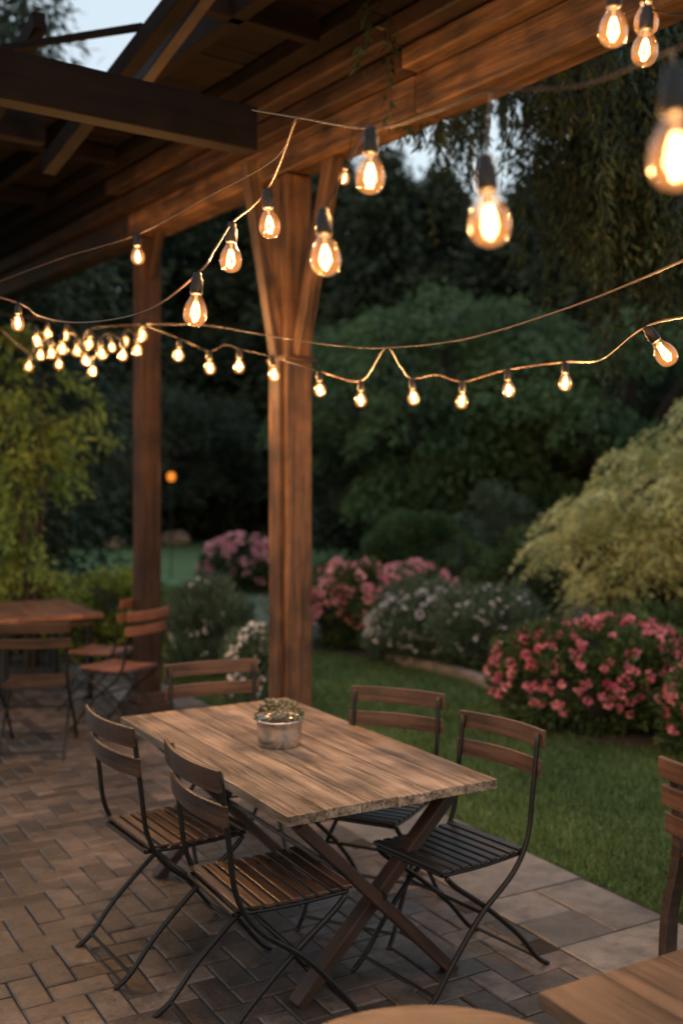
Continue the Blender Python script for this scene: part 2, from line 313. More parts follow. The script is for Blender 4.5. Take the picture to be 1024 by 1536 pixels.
bush('perennial','grey green clump with a few white flowers beside the large pink bush','plant',(1.42,10.2),(.46,.42,.80),9000,.09,.018,L_blue,60,.2,(90,.024,L_white,8),up=1.0)
bush('round_shrub','rounded clipped green shrub behind the pale pink flowers','shrub',(1.25,16.0),(.86,.8,1.34),18000,.07,.04,L_mid,110,.2)
bush('round_shrub','blue green shrub rising behind the rounded clipped shrub','shrub',(2.65,17.6),(.62,.6,1.72),9000,.08,.045,L_blue,70,.22)
bush('round_shrub','dark green shrub left of the tall cream shrub','shrub',(2.25,13.2),(.6,.55,1.15),9000,.07,.04,L_shrub,70,.2)
bush('round_shrub','dark low shrub beneath the cream shrub behind pink blooms','shrub',(2.9,9.6),(.8,.4,.66),8000,.06,.035,L_shrub,70,.18)
c=Vector((3.82,11.0,-.02)); t=thing('variegated_shrub','tall cream and yellow green shrub with drooping layered foliage','shrub',c)
m=MB()
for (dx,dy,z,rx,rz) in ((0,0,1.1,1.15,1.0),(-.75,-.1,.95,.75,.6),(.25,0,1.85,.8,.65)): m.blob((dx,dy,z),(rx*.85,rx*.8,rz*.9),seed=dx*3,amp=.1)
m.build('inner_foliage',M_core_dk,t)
m=MB(); cl=[]
for (dx,dy,z,rx,rz,k) in ((0,0,1.1,1.3,1.05,70),(-.98,-.1,1.25,.74,.5,46),(.1,0,2.05,.85,.68,48),(-.5,-.25,1.65,.8,.6,42),(-.5,-.3,.6,.85,.5,34)):
    for _ in range(k):
        d=Vector((random.gauss(0,1),random.gauss(-.5,1),random.gauss(.25,.8))).normalized(); f=random.uniform(.88,1.12); cl.append((dx+d.x*rx*f,dy+d.y*rx*f,max(.1,z+d.z*rz*f),d))
for (x,y,z,d) in cl:
    n=300; R=random.uniform(.15,.30); th=rng.uniform(0,6.283,n); rr=np.sqrt(rng.random(n))*R*(1+.25*np.sin(5*th+x*9))
    pos=np.stack([x+rr*np.cos(th)+d.x*rr*.4,y+rr*np.sin(th),z-rr**2/R*1.0+rng.normal(0,.014,n)],1)
    dr=np.stack([np.cos(th)*.9+d.x*.5,np.sin(th)*.9+d.y*.5,-.5+0*th],1); m.leaves(pos,dr,.055,.015,.3)
m.build('foliage',L_cream,t)
m=MB()
for k in range(6): a=k*1.05; m.tube([(0,0,0),(math.cos(a)*.2,math.sin(a)*.2,.6),(math.cos(a)*.5,math.sin(a)*.5,1.4)],[.03,.025,.012],6)
m.build('stem',M_bark,t)

def leafy_tree(name,label,base,h,spread,n,L,Wd,mat,arcs=26,lean=.45):
    t=thing(name,label,'tree',(base[0],base[1],-.02)); m=MB(); pos=[];dr=[]; stems=[]
    for k in range(5):
        a=k*1.256+random.random(); top=Vector((math.cos(a)*spread*lean,math.sin(a)*spread*lean,h*random.uniform(.75,1)))
        pts=catmull([(math.cos(a)*.05,math.sin(a)*.05,0),Vector((top.x*.3,top.y*.3,h*.4)),top],6); m.tube(pts,[.026*(1-i/len(pts))+.005 for i in range(len(pts))],6); stems.append(pts)
    for q in range(arcs):
        st=random.choice(stems); p=st[random.randint(4,len(st)-1)]; a=random.random()*6.28; r=spread*random.uniform(.4,1.25)*(.55+.5*p.z/h)
        e=p+Vector((math.cos(a)*r,math.sin(a)*r,-.15-.25*random.random())); br=catmull([p,(p+e)/2+Vector((0,0,.18)),e],8); m.tube(br,[.009*(1-i/len(br))+.002 for i in range(len(br))],5)
        for s in br[3:]:
            for _ in range(max(1,n//(arcs*14))):
                pos.append((s.x+random.gauss(0,.05),s.y+random.gauss(0,.05),s.z+random.gauss(-.03,.05))); dr.append((math.cos(a)*.6,math.sin(a)*.6,-.7))
    m.build('trunk',M_bark,t,smooth=True)
    m=MB(); m.leaves(np.array(pos),np.array(dr),L,Wd,.45); m.build('crown',mat,t); return t
leafy_tree('slender_tree','slender yellow green tree lit by the string lights at left',(-2.98,10.3),3.45,.72,5200,.10,.030,L_lime,44,.5)
leafy_tree('slender_tree','bushy green tree at the far left edge behind the round of small lights',(-4.3,12.5),3.2,.9,7000,.14,.04,L_mid,46)
bush('low_hedge','low yellow green shrub behind the background dining table','shrub',(-2.35,10.9),(.6,.4,.84),8000,.07,.04,L_lime,60,.18)  # leaf colour holds the painted bulb light
bush('low_hedge','low mid green shrub at the far left beside the patio','shrub',(-3.7,11.4),(.8,.4,.9),7000,.07,.04,L_shrub,60,.18)
bush('perennial','tall wispy perennial with tiny white flowers between the two posts','plant',(-1.26,9.9),(.29,.26,.86),6500,.14,.014,L_blue,46,.18,(90,.028,L_white,6),up=1.8,core=.35)
bush('perennial','short white flowered plant at the foot of the front post','plant',(-.68,8.3),(.18,.16,.70),3500,.08,.014,L_blue,30,.12,(80,.030,L_white,8),up=1.2,core=.4)

def conifer_mesh(h,R,n,L,Wd):
    nb=300; z=(rng.random(nb)**.85)*h*.97+.02*h; a=rng.uniform(0,6.283,nb); ln=R*(1-z/h)**.65*rng.uniform(.6,1.1,nb)+.12
    k=rng.choice(nb,n,p=ln/ln.sum()); s=rng.random(n)**.7; r=s*ln[k]
    pos=np.stack([r*np.cos(a[k]),r*np.sin(a[k]),z[k]-.28*r*s+.02],1)+rng.normal(0,.18,(n,3))*np.array([1,1,.8])
    dr=np.stack([np.cos(a[k])*.8,np.sin(a[k])*.8,-.5+0*s],1); m=MB(); m.leaves(pos,dr,L,Wd,.4); return m
def conifer(label,loc,h,R,n,L,Wd,mat,g):
    t=thing('conifer_tree',label,'tree',loc,0,g); conifer_mesh(h,R,n,L,Wd).build('crown',mat,t)
    m=MB(); m.tube([(0,0,-.05),(0,0,h*.5),(0,0,h*.95)],[.18,.1,.02],8); m.build('trunk',M_bark,t); return t
g='dark conifers behind the lawn'
proto=conifer('tallest dark conifer rising just right of the front post top',( (575-512)/F*30,30,-.03),11.2,3.0,42000,.30,.10,L_dark,g)
ct=[(490,33,1.08,'dark conifer directly behind the front wooden post'),(655,31,.98,'dark conifer second to the right of the front post'),(735,27,.74,'shorter dark conifer below the gap of sky'),(800,28,.90,'dark conifer behind the blue green shrub'),(880,25,.88,'dark conifer above the cream shrub'),(985,23,.92,'dark conifer at the right edge behind the cream shrub'),(1090,24,.95,'dark conifer beyond the right border of the picture'),
(425,36,1.1,'dark conifer hidden mostly by the front post braces'),(350,37,1.12,'dark conifer seen between the two wooden posts, right one'),(265,35,1.08,'dark conifer seen between the two wooden posts, left one'),(150,33,1.1,'dark conifer behind the slender lit tree'),(40,31,1.0,'dark conifer at the far left edge'),(-60,30,1.05,'dark conifer beyond the left border of the picture')]
for px,d,s,lb in ct: dup(proto,((px-512)/F*d,d,-.03),random.random()*6,lb,g,(s*random.uniform(.95,1.25),s*1.1,s))
conifer('conifer whose top shows through the open pergola roof at upper left',(-4.05,13.6,-.03),8.9,1.6,15000,.2,.05,L_dark,None)
def broad(label,loc,h,rx,n,mat,tiers=46):
    t=thing('broadleaf_tree',label,'tree',loc); m=MB(); m.tube(catmull([(0,0,-.05),(.1,0,h*.3),(0,.1,h*.7)],4),[.2,.18,.16,.14,.12,.1,.08,.06,.05],8)
    C=[]
    for _ in range(tiers):
        d=Vector((random.gauss(0,1),random.gauss(0,1),random.gauss(.1,.7))).normalized(); p=Vector((d.x*rx*.85,d.y*rx*.85,h*.62+d.z*h*.33)); C.append(p)
        m.tube([(0,0,h*.4),Vector((p.x*.5,p.y*.5,(h*.4+p.z)/2+.2)),p],[.05,.03,.01],5)
    m.build('trunk',M_bark,t,smooth=True); m=MB()
    for p in C:
        k=n//tiers; R=random.uniform(.5,.95)*rx/2.6; th=rng.uniform(0,6.283,k); rr=np.sqrt(rng.random(k))*R
        pos=np.stack([p.x+rr*np.cos(th),p.y+rr*np.sin(th),p.z-rr**2/R*.7+rng.normal(0,.1,k)],1); m.leaves(pos,np.stack([np.cos(th)*.8,np.sin(th)*.8,-.6+0*th],1),.15,.055,.4)
    m.build('crown',mat,t)
broad('mid green tree with arching layered branches behind the clipped shrub',(2.1,21,-.03),5.8,3.2,48000,L_mid,60)
broad('mid green spreading tree above the cream shrub at right',(5.0,19,-.03),5.2,2.8,36000,L_mid)
broad('dark spreading tree at the back of the lawn left of the posts',(-5.2,29,-.03),5.2,3.0,20000,L_dark)
for i,(px,d,rx,h,lb) in enumerate([(640,24,2.6,3.4,'dense dark hedge behind the rounded clipped shrub'),(860,22,3.0,3.8,'dense dark hedge behind the cream shrub'),(1060,20,2.2,3.6,'dense dark hedge at the right border'),(450,39,4.0,4.5,'dark hedge closing the lawn behind the front post'),(220,38,4.0,4.2,'dark hedge closing the lawn between slender tree and posts'),(20,30,4.0,4.2,'dark hedge closing the lawn at far left')]):
    bush('tall_hedge',lb,'hedge',((px-512)/F*d,d),(rx,1.4,h),12000,.2,.09,L_dark,110,.5)
for i,(px,d,r,lb) in enumerate([(265,30,.42,'pale rock at the back of the lawn between the posts'),(172,29,.3,'small pale rock by the hedge left of the rear post'),(350,34,.5,'grey boulder at the far hedge left of the front post'),(515,33,.55,'grey boulder at the far hedge right of the front post')]):
    m=MB(); p=Vector(((px-512)/F*d,d,0)); m.blob((p.x,p.y,r*.35),(r,r*.7,r*.55),seed=i*2.1,amp=.15); tag(m.build('garden_rock',M_stone,None,p),lb,'rock')
m=MB(); e=catmull([G(583,990),G(640,1001),G(700,1016),G(750,1037)],4)
for i in range(len(e)-1): m.bar(e[i]+Vector((0,0,.015)),e[i]*.04+e[i+1]*.96+Vector((0,0,.015)),.11,.10)
tag(m.build('stone_edging',M_stone,None,e[0],bevel=.012),'low curved stone edging in front of the white flowers','edging')
p=P(257,713,20); t=thing('garden_lantern','small orange glowing lantern on a thin pole far across the lawn','lantern',(p.x,p.y,-.03))
m=MB(); m.tube([(0,0,0),(0,0,p.z-.06)],.012,8); m.build('pole',M_metal,t)
m=MB(); m.lathe([(0.001,-.08),(.05,-.07),(.075,-.02),(.075,.03),(.05,.08),(.001,.09)],16,(0,0,p.z)); m.build('lamp_globe',M_lamp,t,smooth=True)

# weeping conifer upper right
O=Vector((4.4,8.2,-.03)); t=thing('weeping_conifer','dark weeping conifer whose hanging branches fill the upper right corner','tree',O)
m=MB(); m.tube([O,O+Vector((.05,0,3)),O+Vector((-.1,0,7))],[.22,.18,.1],12)
limbs=[]
for (z0,ex,ey,z1) in ((5.4,.45,6.6,4.75),(5.2,.60,7.6,4.85),(4.9,.85,6.2,4.5),(4.7,.8,7.0,4.6),(4.4,1.45,6.6,4.25),(4.3,1.5,7.8,4.35),(5.8,.50,5.6,4.45),(5.0,1.6,5.8,4.5),(4.1,1.85,6.9,3.95),(4.6,1.9,8.2,4.4),(3.9,1.75,7.6,3.85),(5.6,1.3,6.8,4.9),(5.3,1.9,7.2,4.8),(4.6,1.2,5.4,4.2),(4.2,1.7,5.9,3.9),(5.0,.55,7.2,4.55)):
    a=Vector((O.x,O.y,z0)); b=Vector((ex,ey,z1)); l=catmull([a,(a+b)/2+Vector((0,random.uniform(-.2,.2),.2)),b],8); limbs.append(l); m.tube(l,[.045*(1-i/len(l))+.005 for i in range(len(l))],6)
m.build('trunk',M_bark,t,O,smooth=True)
pos=[];dr=[]
for l in limbs:
    for _ in range(50):
        i=min(len(l)-1,int(3+(len(l)-3)*random.random()**.75)); p=l[i]+Vector((random.gauss(0,.14),random.gauss(0,.18),random.gauss(0,.04)))
        far=max(0,min(1,(p.x-1.2)/.5)); ln0=random.uniform(.3,1.2)+.3*far*random.random()
        for q in range(2+int(3*far)):
            ln=ln0*random.uniform(.4,1); k=int(ln*80); bx,by=random.gauss(0,.07),random.gauss(0,.07); ox,oy=random.gauss(0,.05),random.gauss(0,.05)
            for j in range(k):
                s=j/k; w_=.007+.022*(1-s)+.01*far
                pos.append((p.x+ox+bx*s+random.gauss(0,w_),p.y+oy+by*s+random.gauss(0,w_),p.z-ln*s)); dr.append((random.gauss(0,.45)+bx*4,random.gauss(0,.45),-1))
m=MB(); m.leaves(np.array(pos),np.array(dr),.07,.020,.2); m.build('hanging_foliage',L_weep,t,O)

# ------------------------------------------------------------------ pergola
PO=Q(5.52,3.53); t=thing('pergola','dark brown timber pergola with plank roof over the brick patio','pergola',(PO.x,PO.y,0)); PO=Vector((PO.x,PO.y,0))
def part(m,name,mat,bev=.006,par=None): return m.build(name,mat,par or t,PO,bevel=bev)
def R_of(a): c,s=math.cos(a),math.sin(a); return [[c,-s,0],[s,c,0],[0,0,1]]
up=Q(1,0)-Q(0,0); vp=Q(0,1)-Q(0,0)
post1=Vector((-.31,6.54,0)); u1=-math.sin(PA)*post1.x+math.cos(PA)*post1.y; v1=3.53
u2=u1+2.06
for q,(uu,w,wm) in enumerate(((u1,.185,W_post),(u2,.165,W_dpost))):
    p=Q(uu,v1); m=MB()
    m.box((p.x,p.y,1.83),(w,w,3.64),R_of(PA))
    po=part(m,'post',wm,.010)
    if q==0:
        e=Q(uu,v1-w/2-.018); m=MB(); m.box((e.x,e.y,1.27),(.034,w*.62,2.5),R_of(PA)); part(m,'facing_board',wm,.005,po)
    m=MB(); m.box((p.x,p.y,.05),(w+.14,w+.14,.10),R_of(PA)); m.box((p.x,p.y,.14),(w+.07,w+.07,.08),R_of(PA)); part(m,'plinth',W_leg,.008,po)
    if q==0:
        m=MB(); m.box((p.x,p.y,2.53),(w+.04,w+.04,.025),R_of(PA)); part(m,'collar',wm,.006,po)
        for (du,dv,bw) in ((-.46,0,.085),(.44,0,.085),(0,-.30,.08)):
            a=Q(uu+(w*.5 if du>0 else -w*.5 if du<0 else 0),v1+(-w*.5 if dv else 0),2.56); b=Q(uu+du,v1+dv,3.70); m=MB(); m.bar(a,b,.09,bw,(vp if du else up)); part(m,'brace',W_dpost if du>0 else wm)
    else:
        for du in (-.22,.22):
            a=Q(uu+math.copysign(w*.4,du),v1,3.35); b=Q(uu+du,v1,3.68); m=MB(); m.bar(a,b,.07,.06,vp); part(m,'brace',wm)
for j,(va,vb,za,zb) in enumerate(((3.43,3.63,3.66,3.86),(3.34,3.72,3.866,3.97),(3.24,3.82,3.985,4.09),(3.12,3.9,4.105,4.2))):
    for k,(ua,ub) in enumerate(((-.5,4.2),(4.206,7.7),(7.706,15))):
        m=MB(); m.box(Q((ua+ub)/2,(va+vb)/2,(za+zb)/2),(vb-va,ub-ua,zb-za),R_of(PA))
        part(m,'beam',W_dark if (j==3 or (k==2 and j>1)) else W_dpost if (j==2 or k==2 or (j==1 and k==1)) else W_post,.010)  # darker woods paint shade on the upper layers and far length
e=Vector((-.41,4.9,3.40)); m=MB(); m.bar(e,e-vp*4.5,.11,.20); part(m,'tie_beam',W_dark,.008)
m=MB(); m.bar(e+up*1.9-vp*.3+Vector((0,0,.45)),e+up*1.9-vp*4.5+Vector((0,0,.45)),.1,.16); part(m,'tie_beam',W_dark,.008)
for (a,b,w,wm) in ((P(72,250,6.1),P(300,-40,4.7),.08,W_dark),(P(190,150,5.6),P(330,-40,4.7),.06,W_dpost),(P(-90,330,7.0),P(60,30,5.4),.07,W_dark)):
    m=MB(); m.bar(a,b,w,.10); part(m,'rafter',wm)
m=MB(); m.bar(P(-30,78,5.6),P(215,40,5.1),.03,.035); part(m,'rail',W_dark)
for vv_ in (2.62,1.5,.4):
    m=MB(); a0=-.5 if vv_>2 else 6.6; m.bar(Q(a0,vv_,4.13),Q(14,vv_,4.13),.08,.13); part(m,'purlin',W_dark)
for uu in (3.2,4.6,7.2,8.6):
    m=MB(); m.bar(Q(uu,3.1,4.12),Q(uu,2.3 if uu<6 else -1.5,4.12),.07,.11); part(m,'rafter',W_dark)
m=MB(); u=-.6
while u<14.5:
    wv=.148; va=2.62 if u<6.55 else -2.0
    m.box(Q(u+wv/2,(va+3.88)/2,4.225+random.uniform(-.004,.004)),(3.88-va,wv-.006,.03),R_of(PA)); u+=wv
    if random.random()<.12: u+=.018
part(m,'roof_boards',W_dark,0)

# ------------------------------------------------------------------ furniture
def plank_top(m,lu,lv,th,z,n,gap=.003):
    w=lv/n
    for k in range(n): m.box((random.uniform(-.003,.003),-lv/2+w*(k+.5),z-th/2+random.uniform(-.001,.001)),(lu+random.uniform(-.006,.006),w-gap,th))
TZ=.71
tu=(T(1,0)); rzT=math.atan2(tu.y,tu.x)
c=T(3.92,2.004); t=thing('dining_table','weathered plank dining table with crossed dark legs in the middle of the patio','table',(c.x,c.y,0),rzT)
m=MB(); plank_top(m,1.68,.86,.034,TZ,6,.0036); m.build('tabletop',W_table,t,bevel=.0022)
m=MB()
for x in (-.66,.0,.66): m.box((x,0,TZ-.056),(.06,.74,.035))
m.build('batten',W_leg,t,bevel=.003)
for x in (-.70,.66):
    for s in (-1,1):
        m=MB(); xo=x+s*.024; m.bar((xo,-s*.33,TZ-.075),(xo,s*.31,.0),.042,.062,(1,0,0)); m.build('leg',W_leg,t,bevel=.004)
    m=MB(); m.tube([(x-.055,0,.335),(x+.055,0,.335)],.011,10); m.build('bolt',M_metal,t)
m=MB(); m.tube([(-.70,0,.325),(.66,0,.325)],.01,8); m.build('stretcher',M_metal,t)

def make_chair(label,group,slat,loc,rz,seat=None):
    t=thing('folding_chair',label,'chair',loc,rz,group)
    m=MB(); n=9
    for k in range(n):
        y=-.175+.37*k/(n-1); zc=.455-.006*math.sin(math.pi*k/(n-1))
        m.box((0,y,zc),(.385,.033,.013))
    m.build('seat',seat or slat,t,bevel=.003)
    m=MB()
    for s in (-1,1): m.tube(catmull([(s*.178,-.20,.438),(s*.178,0,.432),(s*.178,.20,.438)],4),.0075,8)
    m.tube([(-.178,.2,.438),(.178,.2,.438)],.0075,8); m.tube([(-.178,-.2,.438),(.178,-.2,.438)],.0075,8); m.build('seat_frame',M_metal,t)
    for z0,z1,yo in ((.812,.880,-.262),(.710,.774,-.240)):
        m=MB(); V=[];Gc=[];K=13; o=random.random()*9
        for i in range(K):
            x=-.222+.444*i/(K-1); y=yo-.036*(1-(x/.222)**2)
            for (dy,z) in ((-.007,z0),(.007,z0),(.007+-.004,z1),(-.007-.004,z1)): V.append((x,y+dy,z)); Gc.append((x+o,dy,z))
        Fc=[[4*i+a,4*i+(a+1)%4,4*i+4+(a+1)%4,4*i+4+a] for i in range(K-1) for a in range(4)]+[[3,2,1,0],[4*K-4,4*K-3,4*K-2,4*K-1]]
        m.add(V,Fc,Gc); m.build('back_slat',slat,t,bevel=.003)
    for s in (-1,1):
        m=MB(); m.tube(catmull([(s*.198,.30,.0),(s*.198,.245,.045),(s*.198,.155,.15),(s*.198,.03,.275),(s*.198,-.125,.385),(s*.198,-.20,.50),(s*.198,-.226,.66),(s*.198,-.254,.865)],6),.0095,8); m.build('leg',M_metal,t,smooth=True)
        m=MB(); m.tube(catmull([(s*.186,-.32,.0),(s*.186,-.26,.04),(s*.186,-.16,.15),(s*.186,.0,.285),(s*.186,.14,.385),(s*.186,.19,.43)],6),.0095,8); m.build('leg',M_metal,t,smooth=True)
    for (y,z,hx) in ((.25,.042,.198),(-.262,.04,.186),(.03,.275,.198)):
        m=MB(); m.tube([(-hx,y,z),(hx,y,z)],.0065,8); m.build('stretcher',M_metal,t)
    return t
def face(dx,dy): return math.atan2(dy,dx)-math.pi/2
fv=T(0,1); fu=T(1,0)
def place(f): return face(f.x,f.y)
gm='bistro chairs round the middle table'
p=T(3.20,1.56); C1=make_chair('nearest folding chair on the left side of the middle table, seat fully in view',gm,W_chairdk,(p.x,p.y,0),place(fv)-.02)
C1.scale=(1.08,1.0,1.05)
p=T(3.88,1.50); dup(C1,(p.x,p.y,0),place(fv)+.05,'second folding chair on the left side, directly behind the nearest chair',gm)
p=T(4.74,2.10); c3=make_chair('folding chair at the far head of the middle table in front of the rear post',gm,W_chair,(p.x,p.y,0),place(-fu)-.12,W_black)
c3.scale=(1.1,1,1)
dup(c3,(.13,4.44,0),face(-.43,-.90),'folding chair on the lawn side of the table, behind the right table edge',gm,(1,1,1))
dup(c3,(.40,3.93,0),place(-fv)+.12,'black seated folding chair at the near right corner of the middle table',gm,(1,1,1))

p=G(419,1117,TZ); p.z=TZ; t=thing('potted_plant','low succulent in a galvanised pot on the middle table','plant pot',p)
m=MB(); m.lathe([(.001,.001),(.084,.001),(.088,.006),(.0905,.04),(.092,.075),(.094,.098),(.099,.102),(.100,.108),(.096,.112),(.091,.108),(.088,.09),(.001,.09)],40)
po=m.build('pot',M_zinc,t,smooth=True)
m=MB(); m.lathe([(.001,.096),(.088,.092)],24); m.build('soil',M_soil,t)
m=MB(); pos=[];dr=[];fp=[];fd=[]
for q in range(340):
    a=random.random()*6.28; r=math.sqrt(random.random())*.10; z=.110+.055*(1-(r/.102)**4)+random.gauss(0,.007)
    for k in range(11):
        b=k*2.4; e=.2+1.1*(k/11); L_=(fp,fd) if (q%3==0 and k>4) else (pos,dr)
        L_[0].append((r*math.cos(a),r*math.sin(a),z+(.006 if q%3==0 else 0))); L_[1].append((math.cos(b)*math.cos(e)+.4*math.cos(a)*r/.09,math.sin(b)*math.cos(e)+.4*math.sin(a)*r/.09,math.sin(e)))
m.leaves(np.array(pos),np.array(dr),.010,.0055,.15); m.build('succulent',L_succ,t)
m=MB(); m.leaves(np.array(fp),np.array(fd),.007,.005,.2); b=m.build('blossom',L_succw,t); b['kind']='stuff'

gb='bistro chairs round the background table at left'
c=Vector((-2.62,9.05,0)); t=thing('dining_table','reddish wooden table in the background at the left edge of the patio','table',c,rzT)
m=MB(); plank_top(m,1.25,.85,.035,TZ,5); m.build('tabletop',W_red,t,bevel=.003)
m=MB(); m.box((0,0,TZ-.07),(1.1,.7,.06)); m.build('apron',W_leg,t)
for sx in (-1,1):
    for sy in (-1,1): m=MB(); m.bar((sx*.52,sy*.34,TZ-.1),(sx*.52,sy*.34,0),.045,.045,(1,0,0)); m.build('leg',M_metal,t,bevel=.003)
dup(C1,(-2.03,7.15,0),.12,'folding chair with its back to us in front of the background table',gb,(1.1,1,1))
rc=make_chair('folding chair angled in front of the rear post at the background table',gb,W_chairred,(-1.60,7.72,0),face(-.80,.45))
dup(rc,(-1.88,8.45,0),face(-.85,.25),'folding chair behind the angled one, right side of the background table',gb)
dup(rc,(-2.95,10.05,0),face(.2,-1),'folding chair on the far side of the background table at the left border',gb)

cr=Vector((.415,2.27,0)); ctr=cr+T(-.5,0)+T(0,.45); t=thing('dining_table','blurred brown table corner at the bottom right of the picture','table',ctr,rzT)
m=MB(); plank_top(m,1.0,.9,.035,TZ,5); m.build('tabletop',W_near,t,bevel=.004)
for sx in (-1,1):
    for sy in (-1,1): m=MB(); m.bar((sx*.42,sy*.38,TZ-.036),(sx*.42,sy*.38,0),.05,.05,(1,0,0)); m.build('leg',W_leg,t,bevel=.003)
t=thing('round_table','round wooden tabletop edge at the bottom centre of the picture','table',(.175,1.88,0))
m=MB(); m.lathe([(.001,TZ-.03),(.33,TZ-.03),(.34,TZ-.024),(.34,TZ-.006),(.334,TZ),(.001,TZ)],72); m.build('tabletop',W_near,t)
m=MB(); m.lathe([(.02,TZ-.03),(.025,.3),(.03,.05),(.19,.02),(.2,0),(.001,0)],24); m.build('pedestal',M_metal,t,smooth=True)
t=thing('wooden_armchair','dark brown wooden slat back chair cut off by the right border','chair',(1.58,3.98,0),place(fv)+.12); t.scale=(1,1,.90)
for k,z in enumerate((.80,.68,.56)):
    m=MB(); V=[];Gc=[];K=11
    for i in range(K):
        x=-.27+.54*i/(K-1); y=-.27-.05*(1-(x/.27)**2)+.02*k
        for (dy,zz) in ((-.012,z-.043),(.012,z-.043),(.012,z+.043),(-.012,z+.043)): V.append((x,y+dy,zz)); Gc.append((x+k,dy,zz))
    m.add(V,[[4*i+a,4*i+(a+1)%4,4*i+4+(a+1)%4,4*i+4+a] for i in range(K-1) for a in range(4)]+[[3,2,1,0],[4*K-4,4*K-3,4*K-2,4*K-1]],Gc); m.build('back_slat',W_chair,t,bevel=.005)
for s in (-1,1):
    m=MB()
    pr=[(s*.215,-.30,0),(s*.225,-.27,.2),(s*.215,-.22,.42),(s*.215,-.215,.6),(s*.215,-.235,.80)]
    q=catmull(pr,4)
    for i in range(len(q)-1): m.bar(q[i],q[i+1]+(q[i+1]-q[i])*.15,.035,.07,(0,1,0))
    m.build('leg',W_leg,t,bevel=.004)
    m=MB(); m.bar((s*.235,.22,0),(s*.235,.22,.43),.04,.05,(1,0,0)); m.build('leg',W_leg,t,bevel=.004)
m=MB()
for k in range(6): m.box((0,-.2+.085*k,.44),(.5,.075,.02))
m.build('seat',W_chair,t,bevel=.004)

# ------------------------------------------------------------------ string lights
def bulb_meshes():
    m=MB(); m.lathe([(.001,.004),(.010,.003),(.0125,-.004),(.0125,-.012),(.0165,-.016),(.0172,-.048),(.0155,-.054),(.001,-.054)],20); so=m
    m=MB(); prof=[(.0125,-.050),(.0145,-.057),(.0205,-.068),(.0275,-.081),(.0312,-.094),(.0320,-.104),(.0308,-.116),(.0262,-.127),(.0180,-.1345),(.0085,-.138),(.0005,-.139)]
    m.lathe(prof,28); gl=m
    m=MB()
    for k in range(7):
        a=k*2*math.pi/7; b=a+math.pi/7
        m.tube([(.004*math.cos(a),.004*math.sin(a),-.074),(.0105*math.cos(a),.0105*math.sin(a),-.093),(.0125*math.cos(b),.0125*math.sin(b),-.108),(.006*math.cos(b),.006*math.sin(b),-.119)],.0010,5)
    fi=m
    m=MB(); m.lathe([(.0005,-.050),(.005,-.052),(.004,-.066),(.0025,-.078),(.0005,-.080)],10); st=m
    return so,gl,fi,st
so,gl,fi,st=bulb_meshes()
BL=[(557,264,2.2,'large bulb hanging from the top cable right of the beam'),(485,388,2.15,'pear shaped bulb hanging in front of the post brace'),(727,333,1.6,'big clear bulb hanging alone against the weeping branches'),(1010,235,1.2,'biggest blurred bulb at the right border'),
(400,338,3.0,'topmost bulb of the strand descending left of the post'),(348,388,2.95,'second bulb down the strand left of the post'),(296,468,2.75,'third and lowest bulb of the strand left of the post'),(205,385,4.3,'small bulb hanging just under the main beam at left'),
(920,42,2.3,'blurred bulb in the upper right corner, lower left of three'),(970,74,2.5,'blurred bulb in the upper right corner, lowest right of three'),(968,34,2.7,'blurred bulb in the upper right corner, top right of three'),(519,268,5.2,'small white glowing bulb behind the top of the front post'),
(270,533,5.6,'first small bulb on the low strand left of the front post'),(313,552,5.4,'second small bulb on the low strand left of the front post'),(360,550,5.3,'third small bulb on the low strand left of the front post'),(407,562,5.2,'small bulb hanging directly in front of the front post'),
(478,585,5.0,'first small bulb right of the front post on the low strand'),(541,600,4.9,'second small bulb right of the front post on the low strand'),(617,597,4.8,'third small bulb right of the front post, below the cable crossing'),(694,602,4.7,'fourth small bulb right of the front post on the low strand'),(760,585,4.6,'fifth small bulb right of the front post on the low strand'),(847,575,4.4,'sixth small bulb right of the front post on the low strand'),
(993,527,3.1,'tilted bulb at the right end of the low strand'),(28,485,4.6,'bulb at the left border just above the cluster of lights')]
GB='glowing bulbs on the string lights'
protob=None
def place_bulb(pos,label,energy,group,tilt=(0,0),sc=1.0,rz=None):
    global protob
    if protob is None:
        t=thing('light_bulb',label,'light bulb',pos,0,group)
        so.build('socket',M_rubber,t,smooth=True); gl.build('glass',M_glass,t,smooth=True); fi.build('filament',M_core,t,smooth=True); st.build('stem',M_stem,t,smooth=True); protob=t
    else: t=dup(protob,pos,0,label,group)
    t.rotation_euler=(tilt[0],tilt[1],random.random() if rz is None else rz); t.scale=(sc,sc,sc)
    ld=bpy.data.lights.new('bulb_light','POINT'); ld.energy=energy; ld.color=(1,.56,.24); ld.shadow_soft_size=.013
    lo=bpy.data.objects.new('bulb_light',ld); COL.objects.link(lo); lo.parent=t; lo.location=(0,0,-.1)
    return t
top={}
for (px,py,d,lb) in BL:
    sc=.88 if d>4 else .98; rz=None
    pos=P(px,py,d)+Vector((0,0,.10*sc)); tl=(random.gauss(0,.06),random.gauss(0,.06))
    if px==993: pos=P(968,490,3.1); tl=(0,-.62); rz=0
    place_bulb(pos,lb,(6.5 if d<2.6 else 17 if d<4.35 else 17),GB,tl,sc,rz); top[px]=pos
CL=[(53,512,6.4),(62,533,6.8),(76,530,6.2),(94,524,6.0),(45,550,7.0),(88,547,7.2),(116,527,6.6),(126,541,6.9),(136,516,6.4),(151,531,6.1),(137,557,6.9),(185,533,6.3),(207,525,6.1),(215,503,6.0),(189,514,7.0),(101,505,7.4),(72,500,7.3),(166,521,7.2)]
ctop=[]
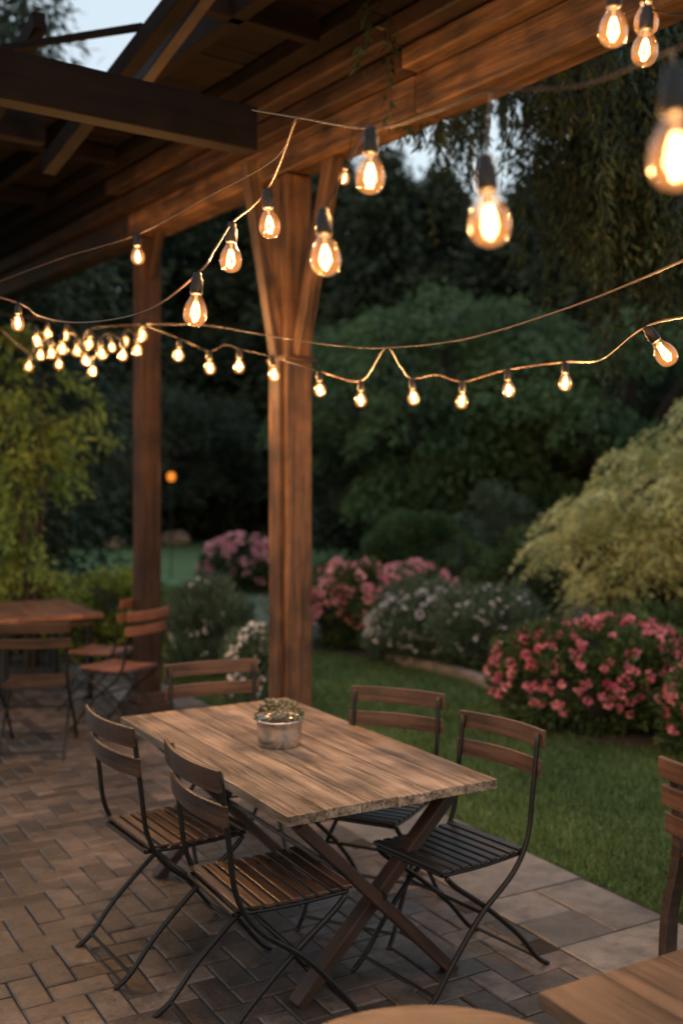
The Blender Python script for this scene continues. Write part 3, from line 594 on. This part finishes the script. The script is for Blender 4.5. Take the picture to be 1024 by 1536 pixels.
for (px,py,d) in CL:
    pos=P(px,py,d)+Vector((0,0,.09)); ctop.append(pos); place_bulb(pos,'tiny glowing bulb in the crowded cluster of lights at far left',11,'crowded cluster of small bulbs at far left',(random.gauss(0,.08),random.gauss(0,.08)),.9)
def cable(name,label,pts,r=.0035,mat=None):
    q=catmull(pts,10); m=MB(); m.tube(q,r*.75,6); return tag(m.build(name,mat or M_cable,None,q[0],smooth=True),label,'cable')
cable('light_cable','black top cable running from the dark cross beam to the upper right corner',[P(378,165,3.2),P(445,176,2.7),top[557],P(640,172,2.0),P(735,138,1.8),P(870,128,1.7),P(1000,78,1.5),P(1100,30,1.3)],.003)
cable('light_cable','cable carrying the three descending bulbs left of the post and running to the left border',[P(445,176,2.7),P(418,250,2.9),top[400],P(376,312,3.0),top[348],P(322,375,2.85),top[296],P(215,468,3.2),P(120,484,3.8),P(60,474,4.3),top[28],P(-60,430,4.9)],.004,M_copper)
cable('light_cable','short cable dropping from the top bulb to the bulb in front of the brace',[top[557]+Vector((-.01,0,0)),P(524,240,2.1),P(500,290,2.15),top[485]],.0035)
cable('light_cable','bare copper cable sweeping across in front of the garden to the right border',[P(222,486,5.6),P(310,488,5.1),P(400,503,4.7),P(500,518,4.3),P(578,522,4.1),P(700,508,3.7),P(870,455,3.1),P(1060,375,2.5)],.0038,M_copper)
cable('light_cable','low cable carrying the small bulbs left of the front post',[P(215,487,6.0),top[270],top[313],P(337,517,5.35),top[360],top[407],top[478]],.0035)
cable('light_cable','low cable carrying the small bulbs right of the front post',[top[478],top[541],P(578,523,4.3),P(600,550,4.6),top[617],P(655,562,4.75),top[694],top[760],top[847],P(900,540,3.9),top[993],P(1060,470,2.8)],.004,M_copper)
cable('light_cable','thin wire running along the underside of the main beam',[P(-60,445,4.9),P(90,388,4.6),top[205],P(310,296,4.0),P(410,240,3.4),P(445,176,2.7)],.003)
cable('light_cable','thin cord holding the big clear bulb against the weeping branches',[top[727],P(731,180,1.7),P(735,138,1.8)],.002)
cable('light_cable','thin cord holding the biggest blurred bulb',[top[1010],P(1010,80,1.4),P(1004,76,1.49)],.003)
a=sorted(ctop[:9],key=lambda p:p.x/p.y); b=sorted(ctop[9:],key=lambda p:p.x/p.y)
cable('light_cable','front cable of the crowded cluster of lights at far left',[P(-40,455,6.2)]+a+[P(222,486,6.0)],.003)
cable('light_cable','rear cable of the crowded cluster of lights at far left',[P(-40,465,7.2)]+b+[P(232,470,7.0)],.003)
cable('light_cable','cable carrying the blurred bulbs in the upper right corner',[P(860,-40,2.2),top[920],top[968],top[970],P(1040,20,2.6),P(1100,-30,2.5)],.003)
cable('light_cable','short wire up from the small white bulb to the beam',[top[519],P(524,225,5.4),P(530,190,5.7)],.003)

# ------------------------------------------------------------------ world, sun, camera
Wd=bpy.data.worlds.new('World'); S.world=Wd; Wd.use_nodes=True; nt=Wd.node_tree; bg=nt.nodes['Background']
sk=N(nt,'ShaderNodeTexSky'); sk.sky_type='NISHITA'; sk.sun_disc=False; sk.sun_elevation=math.radians(5); sk.sun_rotation=math.radians(200); sk.air_density=1.2; sk.dust_density=2.0
mx=N(nt,'ShaderNodeMix',data_type='RGBA'); mx.inputs[0].default_value=.6; mx.inputs[7].default_value=(3.1,3.5,4.0,1)
nt.links.new(sk.outputs[0],mx.inputs[6]); nt.links.new(mx.outputs[2],bg.inputs[0]); bg.inputs[1].default_value=.30
sl=bpy.data.lights.new('sun','SUN'); sl.energy=.2; sl.angle=math.radians(12); sl.color=(.85,.9,1); so_=bpy.data.objects.new('sun',sl); COL.objects.link(so_); so_.rotation_euler=(math.radians(50),0,math.radians(60))
cd=bpy.data.cameras.new('camera'); cam=bpy.data.objects.new('camera',cd); COL.objects.link(cam); cam.location=(0,0,H); cam.rotation_euler=(math.pi/2,0,0)
cd.sensor_fit='VERTICAL'; cd.sensor_height=36; cd.lens=36*F/1536; cd.shift_y=-48/1536; cd.clip_end=800; cd.clip_start=.05
cd.dof.use_dof=True; cd.dof.focus_distance=3.2; cd.dof.aperture_fstop=1.6
S.camera=cam
S.view_settings.view_transform='Standard'; S.view_settings.look='None'; S.view_settings.exposure=0
